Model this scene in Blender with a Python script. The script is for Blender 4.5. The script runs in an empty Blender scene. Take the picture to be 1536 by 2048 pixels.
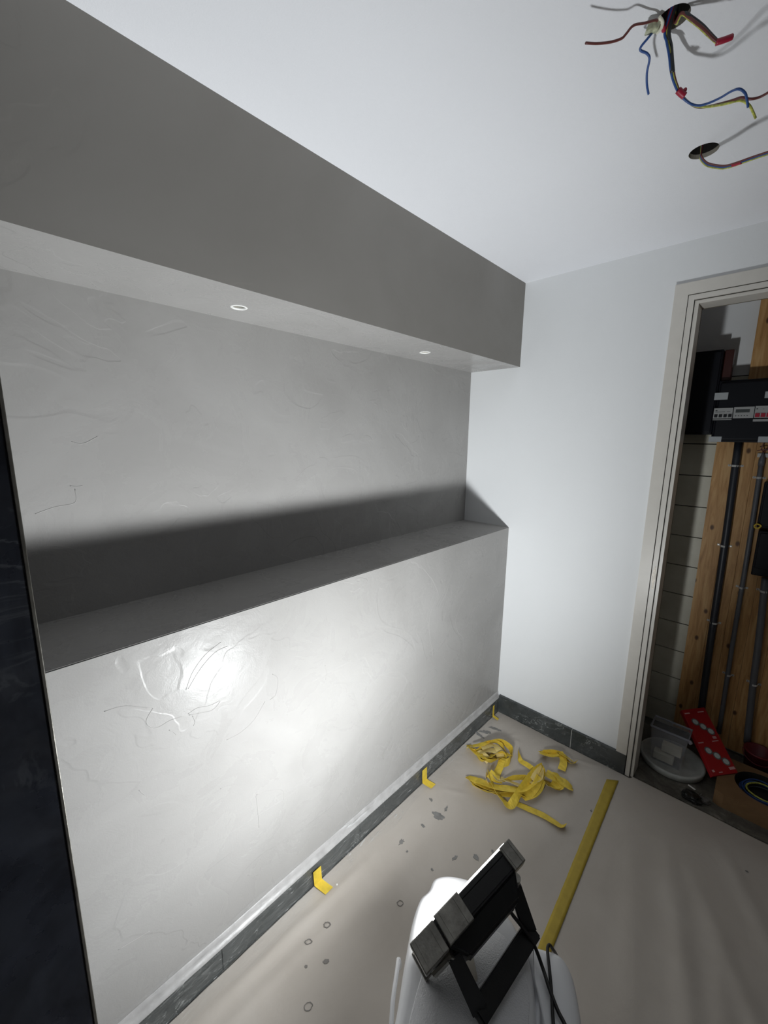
import bpy, bmesh, math, random
import numpy as np
from mathutils import Vector, Matrix, noise
random.seed(7)
SC = bpy.context.scene
COL = SC.collection

# ------------------------------------------------------------------ camera
F_PX = 820.48; YAW, PITCH, ROLL = 0.7619, -0.1811, 0.0111
CAM = Vector((1.0898, -2.2017, 1.6953))
FW = Vector((-math.sin(YAW)*math.cos(PITCH), math.cos(YAW)*math.cos(PITCH), math.sin(PITCH)))
_rt = Vector((math.cos(YAW), math.sin(YAW), 0)); _up = _rt.cross(FW)
RT = math.cos(ROLL)*_rt + math.sin(ROLL)*_up
UP = -math.sin(ROLL)*_rt + math.cos(ROLL)*_up
cd = bpy.data.cameras.new('camera'); cam = bpy.data.objects.new('camera', cd); COL.objects.link(cam)
cd.sensor_fit = 'VERTICAL'; cd.sensor_height = 36.0; cd.sensor_width = 27.0
cd.lens = F_PX/2048*36.0; cd.clip_start = 0.02; cd.clip_end = 50
m3 = Matrix((RT, UP, -FW)).transposed()
cam.matrix_world = Matrix.Translation(CAM) @ m3.to_4x4()
SC.camera = cam
# ------------------------------------------------------------------ world + exposure
w = bpy.data.worlds.new('world'); SC.world = w; w.use_nodes = True
w.node_tree.nodes['Background'].inputs[0].default_value = (0.5, 0.52, 0.55, 1)
w.node_tree.nodes['Background'].inputs[1].default_value = 0.02
SC.view_settings.view_transform = 'Standard'; SC.view_settings.look = 'None'
SC.view_settings.gamma = 1; SC.view_settings.use_curve_mapping = False
SC.view_settings.exposure = 0.0
# ------------------------------------------------------------------ work light (the only lamp of the room)
LAMP_A = Vector((.746, -1.406, .755)); LAMP_B = Vector((.675, -1.666, .665))
LAMP_W = (LAMP_A-LAMP_B).normalized()
_h = Vector((-LAMP_W.y, LAMP_W.x, 0)).normalized()          # horizontal, towards the left wall
_v = LAMP_W.cross(_h).normalized()
if _v.z < 0: _v = -_v
TILT = math.radians(20)
LAMP_N = (_h*math.cos(TILT) + _v*math.sin(TILT)).normalized()
LAMP_H = (-_h*math.sin(TILT) + _v*math.cos(TILT)).normalized()
LW, LH, LD = (LAMP_A-LAMP_B).length, .168, .062
LAMP_C = (LAMP_A+LAMP_B)/2 - LAMP_H*(LH/2)                   # centre of the front face
LAMP_POWER = 66.0
ld = bpy.data.lights.new('work_light_beam', 'AREA'); ld.shape = 'RECTANGLE'
ld.size = LW*.78; ld.size_y = LH*.72; ld.energy = LAMP_POWER; ld.color = (.95, .985, 1.0)
ld.use_nodes = True
_nt = ld.node_tree; _em = _nt.nodes['Emission']; _fo = _nt.nodes.new('ShaderNodeLightFalloff')
_fo.inputs['Strength'].default_value = 1.0; _fo.inputs['Smooth'].default_value = 2.0
_nt.links.new(_fo.outputs['Quadratic'], _em.inputs['Strength'])
beam = bpy.data.objects.new('work_light_beam', ld); COL.objects.link(beam)
_z = -LAMP_N; _x = LAMP_W; _y = _z.cross(_x)
# a lamp shines along its local -Z, so local +Z is -N
beam.matrix_world = Matrix.Translation(LAMP_C+LAMP_N*.0085) @ Matrix((_x, _y, _z)).transposed().to_4x4()

def at(px, py, ax, val):
    d = FW*F_PX + RT*(px-768) - UP*(py-1024)
    return CAM + d*((val-CAM[ax])/d[ax])

# ------------------------------------------------------------------ materials
MATS = {}
def nodes(name):
    m = bpy.data.materials.new(name); m.use_nodes = True
    nt = m.node_tree; b = nt.nodes['Principled BSDF']; MATS[name] = m
    return m, nt, b
def noise_tex(nt, scale, detail=4, rough=.55, dist=0, vec=None, sc=None):
    t = nt.nodes.new('ShaderNodeTexNoise'); t.inputs['Scale'].default_value = scale
    t.inputs['Detail'].default_value = detail; t.inputs['Roughness'].default_value = rough; t.inputs['Distortion'].default_value = dist
    if vec is None: vec = coords(nt, sc)
    nt.links.new(vec, t.inputs['Vector']); return t
def coords(nt, sc=None, rot=None):
    c = nt.nodes.new('ShaderNodeTexCoord'); o = c.outputs['Object']
    if sc or rot:
        mp = nt.nodes.new('ShaderNodeMapping')
        if sc: mp.inputs['Scale'].default_value = sc
        if rot: mp.inputs['Rotation'].default_value = rot
        nt.links.new(o, mp.inputs['Vector']); o = mp.outputs['Vector']
    return o
def ramp(nt, fac, stops):
    r = nt.nodes.new('ShaderNodeValToRGB'); e = r.color_ramp.elements
    while len(e) < len(stops): e.new(.5)
    for el, (p, c) in zip(e, stops):
        el.position = p; el.color = (c if isinstance(c, tuple) else (c, c, c)) + (1,)
    nt.links.new(fac, r.inputs[0]); return r.outputs[0]
def bump(nt, b, height, strength=.2, dist=.01, prev=None):
    n = nt.nodes.new('ShaderNodeBump'); n.inputs['Strength'].default_value = strength; n.inputs['Distance'].default_value = dist
    nt.links.new(height, n.inputs['Height'])
    if prev: nt.links.new(prev, n.inputs['Normal'])
    nt.links.new(n.outputs[0], b.inputs['Normal']); return n.outputs[0]
def simple(name, col, rough=.5, metal=0, spec=.5, var=.08, vs=8, bs=0, bscale=60, coat=0):
    m, nt, b = nodes(name)
    b.inputs['Roughness'].default_value = rough; b.inputs['Metallic'].default_value = metal
    b.inputs['Specular IOR Level'].default_value = spec; b.inputs['Coat Weight'].default_value = coat
    t = noise_tex(nt, vs)
    lo = tuple(max(0, c*(1-var)) for c in col); hi = tuple(min(1, c*(1+var)) for c in col)
    nt.links.new(ramp(nt, t.outputs[0], [(.3, lo), (.7, hi)]), b.inputs['Base Color'])
    if bs: bump(nt, b, noise_tex(nt, bscale, 5).outputs[0], bs, .002)
    return m

def plaster(name, lo, hi, r0, r1, bs):
    m, nt, b = nodes(name); b.inputs['Specular IOR Level'].default_value = .14
    big = noise_tex(nt, 1.7, 4, .55, .6, sc=(1, 1, 1.2))
    nt.links.new(ramp(nt, big.outputs[0], [(.3, lo), (.5, tuple((a+c)/2 for a, c in zip(lo, hi))), (.72, hi)]), b.inputs['Base Color'])
    rg = noise_tex(nt, 5, 6, .65, .8)
    nt.links.new(ramp(nt, rg.outputs[0], [(.35, r0), (.65, r1)]), b.inputs['Roughness'])
    # trowel laps: level edges of a warped noise, plus soft waves and fine grain
    lap = noise_tex(nt, 2.6, 3, .5, 1.2, sc=(1, .8, 1.1))
    e = ramp(nt, lap.outputs[0], [(.0, 0.), (.40, .1), (.415, .75), (.50, .55), (.60, .5), (.612, 1.), (.8, .85)])
    n1 = bump(nt, b, e, bs*.55, .004)
    sw = noise_tex(nt, 14, 4, .6, 1.5)
    n2 = bump(nt, b, sw.outputs[0], bs*.5, .004, n1)
    fi = noise_tex(nt, 240, 3)
    bump(nt, b, fi.outputs[0], bs*.35, .0012, n2)
    return m
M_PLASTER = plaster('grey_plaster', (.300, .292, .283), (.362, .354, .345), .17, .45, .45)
M_PLASTER_SHADE = plaster('grey_plaster_shaded', (.222, .211, .194), (.256, .245, .228), .45, .65, .15)  # same plaster, with the bulkhead front's shade put into a darker colour
M_WHITE = simple('white_wall_paint', (.80, .815, .825), .7, spec=.3, var=.012, vs=3, bs=.25, bscale=380)
M_CEIL = simple('white_ceiling_paint', (.84, .85, .885), .85, spec=.2, var=.012, vs=2, bs=.4, bscale=260)
M_FRAME = simple('cream_frame_paint', (.66, .635, .585), .32, spec=.5, var=.03, vs=20, bs=.08)
M_GROOVE = simple('dark_joint', (.05, .045, .04), .9)
M_HOLE = simple('hole_dark', (.02, .018, .016), .95)
M_HOLEEDGE = simple('plasterboard_edge', (.45, .42, .36), .9, bs=.4)
M_YEL = simple('yellow_tape', (.72, .53, .06), .55, spec=.35, var=.16, vs=35, bs=.35, bscale=90)
M_YELPALE = simple('yellow_tape_back', (.66, .53, .20), .6, var=.1, vs=35, bs=.35, bscale=90)
M_YELF = simple('yellow_floor_tape', (.47, .345, .04), .6, var=.08, vs=30, bs=.2)
M_BLACK = simple('black_powdercoat', (.012, .012, .013), .42, bs=.15, bscale=300)
M_BLACKP = simple('black_plastic', (.012, .014, .018), .35)
M_CABINET = simple('black_cabinet_plastic', (.004, .005, .009), .5, spec=.25)
M_METAL = simple('grey_brushed_metal', (.30, .29, .26), .34, metal=.85, var=.3, vs=30, bs=.2, bscale=120)
M_RUB = simple('black_cable', (.012, .012, .012), .5)
M_PIPE = simple('grey_conduit', (.13, .135, .15), .42)
M_PIPED = simple('dark_conduit', (.028, .032, .042), .42)
M_CLIP = simple('white_clip', (.62, .62, .60), .4)
M_STICK = simple('sticker_grey', (.45, .48, .50), .6)
M_MODULE = simple('module_grey', (.42, .43, .43), .45)
M_LCD = simple('lcd', (.08, .09, .09), .25)
M_REDSW = simple('red_switch', (.42, .015, .04), .4)
M_REDPK = simple('red_carton', (.46, .010, .016), .38, var=.06, vs=30)
M_PRINT = simple('pale_print', (.75, .45, .45), .5)
M_RING = simple('print_ring', (.16, .19, .19), .5)
M_LENS = simple('print_lens', (.62, .70, .70), .35)
M_REDTUB = simple('dark_red_tub', (.16, .012, .02), .45)
M_TUB = simple('white_tub', (.55, .57, .54), .5, var=.15, vs=20)
M_PACK = simple('off_white_pack', (.86, .84, .70), .6, var=.12, vs=25)
M_CARD = simple('brown_cardboard', (.24, .14, .065), .8, var=.12, vs=15, bs=.2)
M_CARDE = simple('cardboard_side', (.27, .13, .05), .8, var=.1)
M_BLUE = simple('blue_wire', (.03, .09, .30), .4)
M_BROWN = simple('brown_wire', (.16, .045, .04), .45)
M_GY = simple('yellow_green_wire', (.50, .52, .10), .45, var=.5, vs=120)
M_BLACKW = simple('black_wire', (.035, .04, .045), .45)
M_REDW = simple('red_cap', (.40, .02, .05), .4)
M_BAG = simple('black_bag_plastic', (.015, .015, .014), .3, bs=.6, bscale=40)
M_CHIP = simple('chipped_filler', (.72, .66, .56), .35, var=.25, vs=60, bs=.5, bscale=80)
M_LEAD = simple('stain_grey', (.24, .235, .225), .5, var=.2, vs=60)
M_DROP = simple('wet_drop_mark', (.20, .185, .17), .15, var=.2, vs=60)
M_DUST = simple('white_crumb', (.85, .85, .82), .5)

M_DIM = simple('low_bounce_wall', (.30, .29, .28), .7, var=.05, vs=2)  # invented out-of-view walls, coloured dark to hold down bounced light
def wood():
    m, nt, b = nodes('pine_board'); b.inputs['Roughness'].default_value = .55
    g = noise_tex(nt, 6, 6, .6, 1.0, sc=(9, 9, .7))
    base = ramp(nt, g.outputs[0], [(.3, (.38, .19, .06)), (.5, (.56, .31, .115)), (.72, (.68, .43, .19))])
    v = nt.nodes.new('ShaderNodeTexVoronoi'); v.inputs['Scale'].default_value = 7; v.voronoi_dimensions = '2D'
    nt.links.new(coords(nt, (1, 1, .6), (math.pi/2, 0, 0)), v.inputs['Vector'])
    kn = ramp(nt, v.outputs['Distance'], [(.0, 1.), (.04, .9), (.075, 0.)])
    mx = nt.nodes.new('ShaderNodeMixRGB'); mx.inputs[2].default_value = (.09, .035, .012, 1)
    nt.links.new(kn, mx.inputs[0]); nt.links.new(base, mx.inputs[1]); nt.links.new(mx.outputs[0], b.inputs['Base Color'])
    bump(nt, b, g.outputs[0], .1, .002); return m
M_WOOD = wood()
def block():
    m, nt, b = nodes('sand_lime_block'); b.inputs['Roughness'].default_value = .5
    g = noise_tex(nt, 9, 6, .6)
    nt.links.new(ramp(nt, g.outputs[0], [(.3, (.56, .54, .44)), (.7, (.66, .64, .54))]), b.inputs['Base Color'])
    bump(nt, b, noise_tex(nt, 120, 4).outputs[0], .25, .002); return m
M_BLOCK = block()
def marble(name, base, mid, vein, rough, sc=3.2, vein_w=.012, spec=.5):
    m, nt, b = nodes(name); b.inputs['Specular IOR Level'].default_value = spec
    c = noise_tex(nt, sc, 8, .65, 1.2)
    col = ramp(nt, c.outputs[0], [(.35, base), (.58, mid), (.8, tuple(x*1.7 for x in mid))])
    v = noise_tex(nt, sc*1.3, 5, .6, 2.2, sc=(1, 1, 2.2))
    vr = ramp(nt, v.outputs[0], [(.5-vein_w, 0.), (.5, 1.), (.5+vein_w, 0.)])
    n = noise_tex(nt, sc*1.1, 2); msk = ramp(nt, n.outputs[0], [(.5, 0.), (.62, 1.)])
    mu = nt.nodes.new('ShaderNodeMath'); mu.operation = 'MULTIPLY'; nt.links.new(vr, mu.inputs[0]); nt.links.new(msk, mu.inputs[1])
    mx = nt.nodes.new('ShaderNodeMixRGB'); mx.inputs[2].default_value = vein+(1,)
    nt.links.new(mu.outputs[0], mx.inputs[0]); nt.links.new(col, mx.inputs[1]); nt.links.new(mx.outputs[0], b.inputs['Base Color'])
    rr = noise_tex(nt, 12, 5); nt.links.new(ramp(nt, rr.outputs[0], [(.3, rough*.7), (.7, rough*1.5)]), b.inputs['Roughness'])
    return m
M_MARBLE = marble('green_grey_marble', (.030, .036, .036), (.060, .066, .066), (.45, .47, .46), .28, 5, .01)
M_DARKMARBLE = marble('black_blue_marble', (.003, .004, .008), (.026, .030, .042), (.065, .07, .08), .3, 3.6, .035)
def concrete():
    m, nt, b = nodes('dirty_concrete'); b.inputs['Roughness'].default_value = .75
    g = noise_tex(nt, 11, 8, .7, .8)
    nt.links.new(ramp(nt, g.outputs[0], [(.3, (.05, .045, .038)), (.55, (.13, .12, .10)), (.75, (.27, .25, .22))]), b.inputs['Base Color'])
    bump(nt, b, noise_tex(nt, 60, 6).outputs[0], .5, .004); return m
M_CONC = concrete()
def paper():
    m, nt, b = nodes('floor_protection_paper'); b.inputs['Roughness'].default_value = .6; b.inputs['Specular IOR Level'].default_value = .35
    g = noise_tex(nt, 2.2, 6, .6, .5)
    nt.links.new(ramp(nt, g.outputs[0], [(.3, (.47, .425, .375)), (.55, (.53, .485, .435)), (.75, (.58, .54, .49))]), b.inputs['Base Color'])
    n1 = bump(nt, b, noise_tex(nt, 5, 5, .6, 1.0, sc=(1, .45, 1), ).outputs[0], .3, .012)
    bump(nt, b, noise_tex(nt, 200, 3).outputs[0], .12, .001, n1); return m
M_PAPER = paper()
M_FILMEDGE = simple('taped_film_edge', (.40, .39, .385), .34, spec=.4, var=.16, vs=25, bs=.5, bscale=45)
def film():
    m, nt, b = nodes('masking_film')
    b.inputs['Base Color'].default_value = (.78, .80, .80, 1); b.inputs['Roughness'].default_value = .09
    b.inputs['Specular IOR Level'].default_value = .7
    n = noise_tex(nt, 16, 4, .6, 1.2, sc=(3, .6, 3)); bump(nt, b, n.outputs[0], 1.0, .012)
    tr = nt.nodes.new('ShaderNodeBsdfTransparent'); mx = nt.nodes.new('ShaderNodeMixShader')
    k = noise_tex(nt, 22, 4, .6, 2.0, sc=(3, .5, 3))
    nt.links.new(ramp(nt, k.outputs[0], [(.40, .03), (.62, .07), (.70, .40)]), mx.inputs[0])
    nt.links.new(tr.outputs[0], mx.inputs[1]); nt.links.new(b.outputs[0], mx.inputs[2])
    nt.links.new(mx.outputs[0], nt.nodes['Material Output'].inputs['Surface']); return m
M_FILM = film()
def clear():
    m, nt, b = nodes('clear_bin_plastic')
    b.inputs['Base Color'].default_value = (.62, .64, .70, 1); b.inputs['Roughness'].default_value = .25
    tr = nt.nodes.new('ShaderNodeBsdfTransparent'); mx = nt.nodes.new('ShaderNodeMixShader')
    mx.inputs[0].default_value = .15
    nt.links.new(tr.outputs[0], mx.inputs[1]); nt.links.new(b.outputs[0], mx.inputs[2])
    nt.links.new(mx.outputs[0], nt.nodes['Material Output'].inputs['Surface'])
    k = noise_tex(nt, 30, 3); nt.links.new(ramp(nt, k.outputs[0], [(.3, .2), (.7, .35)]), b.inputs['Roughness']); return m
M_CLEAR = clear()
def whiteplastic(name, bs, rough):
    m, nt, b = nodes(name); b.inputs['Roughness'].default_value = rough
    b.inputs['Base Color'].default_value = (.84, .845, .86, 1)
    v = nt.nodes.new('ShaderNodeTexVoronoi'); v.inputs['Scale'].default_value = 330
    nt.links.new(coords(nt), v.inputs['Vector'])
    if bs: bump(nt, b, v.outputs['Distance'], bs, .0012)
    return m
M_WP = whiteplastic('white_smooth_plastic', 0, .3)
M_WPT = whiteplastic('white_grained_plastic', .5, .55)
def glow():
    m, nt, b = nodes('lit_lamp_glass'); b.inputs['Base Color'].default_value = (.8, .8, .8, 1)
    b.inputs['Emission Color'].default_value = (1, .98, .95, 1); b.inputs['Emission Strength'].default_value = 12
    return m
M_GLOW = glow()

# ------------------------------------------------------------------ helpers
def obj(name, bm, mat, parent=None, smooth=False):
    me = bpy.data.meshes.new(name); bmesh.ops.recalc_face_normals(bm, faces=bm.faces[:]); bm.to_mesh(me); bm.free()
    for m in (mat if isinstance(mat, (list, tuple)) else [mat]): me.materials.append(m)
    if smooth:
        for p in me.polygons: p.use_smooth = True
    o = bpy.data.objects.new(name, me); COL.objects.link(o)
    if parent is not None:
        o.parent = parent; o.matrix_parent_inverse = parent.matrix_world.inverted()
    return o
def tag(o, label=None, cat=None, group=None, kind=None):
    for k, v in (('label', label), ('category', cat), ('group', group), ('kind', kind)):
        if v: o[k] = v
    return o
def thing(name, label, cat, loc=(0, 0, 0), group=None):
    o = bpy.data.objects.new(name, None); COL.objects.link(o); o.location = loc; o.empty_display_size = .05
    o.matrix_world = Matrix.Translation(Vector(loc)); return tag(o, label, cat, group)
def new(): return bmesh.new()
def box(bm, a, b, bev=0):
    x0, y0, z0 = a; x1, y1, z1 = b
    vs = [bm.verts.new(p) for p in ((x0,y0,z0),(x1,y0,z0),(x1,y1,z0),(x0,y1,z0),(x0,y0,z1),(x1,y0,z1),(x1,y1,z1),(x0,y1,z1))]
    fs = [bm.faces.new([vs[i] for i in f]) for f in ((0,3,2,1),(4,5,6,7),(0,1,5,4),(1,2,6,5),(2,3,7,6),(3,0,4,7))]
    if bev:
        es = list({e for f in fs for e in f.edges}); bmesh.ops.bevel(bm, geom=es, offset=bev, segments=2, affect='EDGES', profile=.5)
    return vs
def fbox(bm, O, U, V, W, bev=0):      # box from corner O along three vectors
    vs = [bm.verts.new(O+U*a+V*b+W*c) for a, b, c in ((0,0,0),(1,0,0),(1,1,0),(0,1,0),(0,0,1),(1,0,1),(1,1,1),(0,1,1))]
    fs = [bm.faces.new([vs[i] for i in f]) for f in ((0,3,2,1),(4,5,6,7),(0,1,5,4),(1,2,6,5),(2,3,7,6),(3,0,4,7))]
    if bev:
        es = list({e for f in fs for e in f.edges}); bmesh.ops.bevel(bm, geom=es, offset=bev, segments=2, affect='EDGES', profile=.5)
def smooth_path(pts, n=6):
    pts = [Vector(p) for p in pts]; P = [pts[0]*2-pts[1]]+pts+[pts[-1]*2-pts[-2]]; out = []
    for i in range(1, len(P)-2):
        for k in range(n):
            t = k/n; a, b, c, d = P[i-1], P[i], P[i+1], P[i+2]
            out.append(.5*((2*b)+(c-a)*t+(2*a-5*b+4*c-d)*t*t+(3*b-a-3*c+d)*t**3))
    out.append(pts[-1]); return out
def tube(bm, pts, r, sides=8, n=6, cap=True):
    P = smooth_path(pts, n) if n else [Vector(p) for p in pts]
    nrm = None; rings = []
    for i, p in enumerate(P):
        t = (P[min(i+1, len(P)-1)]-P[max(i-1, 0)]).normalized()
        if nrm is None: nrm = t.orthogonal().normalized()
        nrm = (nrm-t*nrm.dot(t)).normalized(); b = t.cross(nrm)
        rings.append([bm.verts.new(p+(nrm*math.cos(2*math.pi*k/sides)+b*math.sin(2*math.pi*k/sides))*r) for k in range(sides)])
    for A, B in zip(rings, rings[1:]):
        for k in range(sides): bm.faces.new((A[k], A[(k+1) % sides], B[(k+1) % sides], B[k]))
    if cap: bm.faces.new(rings[0]); bm.faces.new(rings[-1][::-1])
def ribbon(bm, pts, tw, width, th=.0007, n=5):
    """tape strip through pts, tw = roll angle (deg) at each point"""
    P = smooth_path(pts, n); rings = []
    for i, p in enumerate(P):
        t = (P[min(i+1, len(P)-1)]-P[max(i-1, 0)]).normalized()
        u = i/n; k = min(int(u), len(tw)-2); f = u-k; a = math.radians(tw[k]*(1-f)+tw[k+1]*f)
        s = t.cross(Vector((0, 0, 1)));  s = s.normalized() if s.length > 1e-4 else Vector((1, 0, 0))
        nn = s.cross(t).normalized(); d = s*math.cos(a)+nn*math.sin(a); q = d.cross(t).normalized()
        rings.append([bm.verts.new(p+d*width*x+q*th*y) for x, y in ((-.5,-.5),(0,-.5+3*noise.noise(p*60)),(.5,-.5),(.5,.5),(0,.5+3*noise.noise(p*60)),(-.5,.5))])
    for A, B in zip(rings, rings[1:]):
        for k in range(6): bm.faces.new((A[k], A[(k+1) % 6], B[(k+1) % 6], B[k]))
    bm.faces.new(rings[0]); bm.faces.new(rings[-1][::-1])
def disc(bm, c, r, axis='Z', n=24, h=.001, rx=None):
    """short cylinder, axis from c along +axis by h"""
    e = {'X': (Vector((0,1,0)), Vector((0,0,1)), Vector((1,0,0))), 'Y': (Vector((1,0,0)), Vector((0,0,1)), Vector((0,1,0))), 'Z': (Vector((1,0,0)), Vector((0,1,0)), Vector((0,0,1)))}[axis] if isinstance(axis, str) else axis
    c = Vector(c); rx = rx or r
    A = [bm.verts.new(c+e[0]*rx*math.cos(2*math.pi*k/n)+e[1]*r*math.sin(2*math.pi*k/n)) for k in range(n)]
    B = [bm.verts.new(v.co+e[2]*h) for v in A]
    bm.faces.new(A[::-1]); bm.faces.new(B)
    for k in range(n): bm.faces.new((A[k], A[(k+1) % n], B[(k+1) % n], B[k]))
def lathe(bm, c, prof, n=32, sx=1, sy=1):
    rings = []
    for r, z in prof:
        rings.append([bm.verts.new((c[0]+r*sx*math.cos(2*math.pi*k/n), c[1]+r*sy*math.sin(2*math.pi*k/n), c[2]+z)) for k in range(n)])
    for A, B in zip(rings, rings[1:]):
        for k in range(n): bm.faces.new((A[k], A[(k+1) % n], B[(k+1) % n], B[k]))
    bm.faces.new(rings[0]); bm.faces.new(rings[-1])
def slab_with_holes(bm, x0, x1, y0, y1, z, top, holes):
    """horizontal slab whose lower face (at z) has real round holes bored into it"""
    loops = []; outer = [bm.verts.new((x, y, z)) for x, y in ((x0,y0),(x1,y0),(x1,y1),(x0,y1))]
    es = [bm.edges.new((outer[i], outer[(i+1) % 4])) for i in range(4)]
    for cx, cy, r in holes:
        L = [bm.verts.new((cx+r*math.cos(2*math.pi*k/28), cy+r*math.sin(2*math.pi*k/28), z)) for k in range(28)]
        es += [bm.edges.new((L[i], L[(i+1) % 28])) for i in range(28)]; loops.append(L)
    bmesh.ops.triangle_fill(bm, edges=es, use_beauty=True)
    U = [bm.verts.new((v.co.x, v.co.y, top)) for v in outer]; bm.faces.new(U)
    for i in range(4): bm.faces.new((outer[i], outer[(i+1) % 4], U[(i+1) % 4], U[i]))
    for L in loops:
        W = [bm.verts.new((v.co.x, v.co.y, min(top-.01, z+.012))) for v in L]
        X = [bm.verts.new((v.co.x, v.co.y, top-.01)) for v in L]
        for i in range(28):
            f = bm.faces.new((L[i], L[(i+1) % 28], W[(i+1) % 28], W[i])); f.material_index = 1
            f = bm.faces.new((W[i], W[(i+1) % 28], X[(i+1) % 28], X[i])); f.material_index = 2
        f = bm.faces.new(X); f.material_index = 2

# ------------------------------------------------------------------ the room
H = 2.5; ZB, ZS, DR, XB = 2.078, 1.184, .305, .002
XR, YF = 2.35, -3.5
b = new(); box(b, (-.45, YF-.1, -.12), (XR+.1, .72, -.004)); tag(obj('floor', b, M_CONC), kind='structure', label='dirty concrete floor seen in the meter cupboard')
b = new(); slab_with_holes(b, -.45, XR+.1, YF-.1, .72, H, H+.12, [(.829, -1.131, .027), (.820, -.625, .035)])
tag(obj('ceiling', b, [M_CEIL, M_HOLEEDGE, M_HOLE]), kind='structure', label='smooth white ceiling with two round holes')
# left wall: thick lower half with a ledge, recessed upper half
b = new(); prof = [(0, 0), (0, ZS), (-DR, ZS), (-DR, H), (-.45, H), (-.45, 0)]
A = [b.verts.new((x, YF, z)) for x, z in prof]; B = [b.verts.new((x, 0, z)) for x, z in prof]
b.faces.new(A); b.faces.new(B[::-1])
for i in range(6): b.faces.new((A[i], A[(i+1) % 6], B[(i+1) % 6], B[i]))
es = [e for e in b.edges if all(abs(v.co.x) < 1e-6 and abs(v.co.z-ZS) < 1e-6 for v in e.verts)]
bmesh.ops.bevel(b, geom=es, offset=.0025, segments=2, affect='EDGES')
tag(obj('wall_left', b, M_PLASTER), kind='structure', label='grey trowelled plaster wall, thick lower half with a long ledge below a recess')
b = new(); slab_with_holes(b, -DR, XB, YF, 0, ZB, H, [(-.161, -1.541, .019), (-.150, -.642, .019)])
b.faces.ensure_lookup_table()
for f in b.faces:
    if f.material_index == 0 and all(abs(v.co.z-ZB) < 1e-6 for v in f.verts): f.material_index = 3  # underside keeps the lighter plaster, only the front's colour carries shade
BK = tag(obj('trim_1', b, [M_PLASTER_SHADE, M_HOLEEDGE, M_HOLE, M_PLASTER]), kind='structure', label='boxed-in grey plaster bulkhead under the ceiling above the recess')
WL_ = bpy.data.objects['wall_left']
def ridge(x, pts, r=.0011):
    bb = bmesh.new(); P = [at(u, v, 0, x) for u, v in pts]
    tube(bb, [p-Vector((r*.35, 0, 0)) for p in P], r, 6, 5); obj('trowel_ridge', bb, M_PLASTER, WL_, smooth=True)
for x, pts in ((0, [(372,1380),(385,1345),(410,1310),(442,1284)]), (0, [(376,1378),(402,1336),(430,1305),(455,1292)]), (0, [(376,1428),(395,1416),(420,1411),(440,1402),(425,1420),(400,1426),(378,1430)]),
               (0, [(306,1416),(293,1440),(298,1452),(315,1455),(340,1441),(364,1433)]), (0, [(453,1480),(480,1466),(508,1440),(530,1403)]), (0, [(545,1348),(556,1358),(552,1388),(540,1400)]),
               (0, [(208,1423),(250,1412),(304,1417)]), (0, [(338,1460),(347,1464),(353,1470)]), (0, [(385,1432),(390,1443),(387,1452)]), (0, [(278,1580),(284,1586),(290,1590)]), (0, [(650,1330),(653,1345),(651,1360)]),
               (0, [(512,1590),(545,1580),(566,1582),(568,1600)]), (0, [(512,1592),(516,1625),(518,1655)]), (0, [(495,1750),(505,1751),(515,1750)]), (0, [(440,1578),(455,1572),(470,1568)]), (0, [(236,1900),(270,1880),(300,1862)]),
               (-DR, [(143,883),(155,887),(170,886),(195,873)]), (-DR, [(140,972),(152,973),(165,972)]), (-DR, [(70,1028),(110,1014),(150,1005),(150,978)]), (-DR, [(822,887),(832,882),(838,872)])):
    ridge(x, pts)
# back wall with door opening
DX0, DX1, DZ = .700, 1.68, 2.30
b = new(); box(b, (-.45, 0, 0), (DX0, .1, H)); box(b, (DX1, 0, 0), (XR+.1, .1, H)); box(b, (DX0, 0, DZ), (DX1, .1, H))
tag(obj('wall_back', b, M_WHITE), kind='structure', label='smooth white wall with a cupboard doorway')
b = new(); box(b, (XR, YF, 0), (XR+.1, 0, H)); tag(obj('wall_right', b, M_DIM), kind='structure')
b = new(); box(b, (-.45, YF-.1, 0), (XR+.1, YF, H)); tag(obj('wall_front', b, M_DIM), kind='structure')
# closet shell
b = new(); box(b, (.56, .1, 0), (.64, .72, H)); tag(obj('wall_cupboard_left', b, M_WHITE), kind='structure')
b = new(); box(b, (1.86, .1, 0), (1.94, .72, H)); tag(obj('wall_cupboard_right', b, M_WHITE), kind='structure')
b = new(); box(b, (.64, .606, 0), (1.86, .72, 2.02)); box(b, (.64, .596, 2.02), (1.86, .72, H))
WB = tag(obj('wall_cupboard_back', b, [M_WHITE]), kind='structure', label='cupboard back wall of pale masonry blocks')
b = new(); box(b, (.64, .6035, 0), (1.86, .606, 2.02)); obj('mortar_joint', b, M_GROOVE, WB)
zs = [-.03+.1705*i for i in range(12)]
z = .142
me = None
for k in range(-1, 12):
    z0 = .142+.1705*k; z1 = z0+.1705
    a = max(0, z0+.0025); c = min(2.018, z1-.0025)
    if c-a < .02: continue
    off = 0 if k % 2 else .22
    x = .642
    for xe in (1.08+off*.5, 1.52+off*.5, 1.858):
        bb = new(); box(bb, (x+.001, .594+random.uniform(-.0006, .0006), a), (xe-.0015, .6040, c)); obj('brick', bb, M_BLOCK, WB); x = xe
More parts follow.
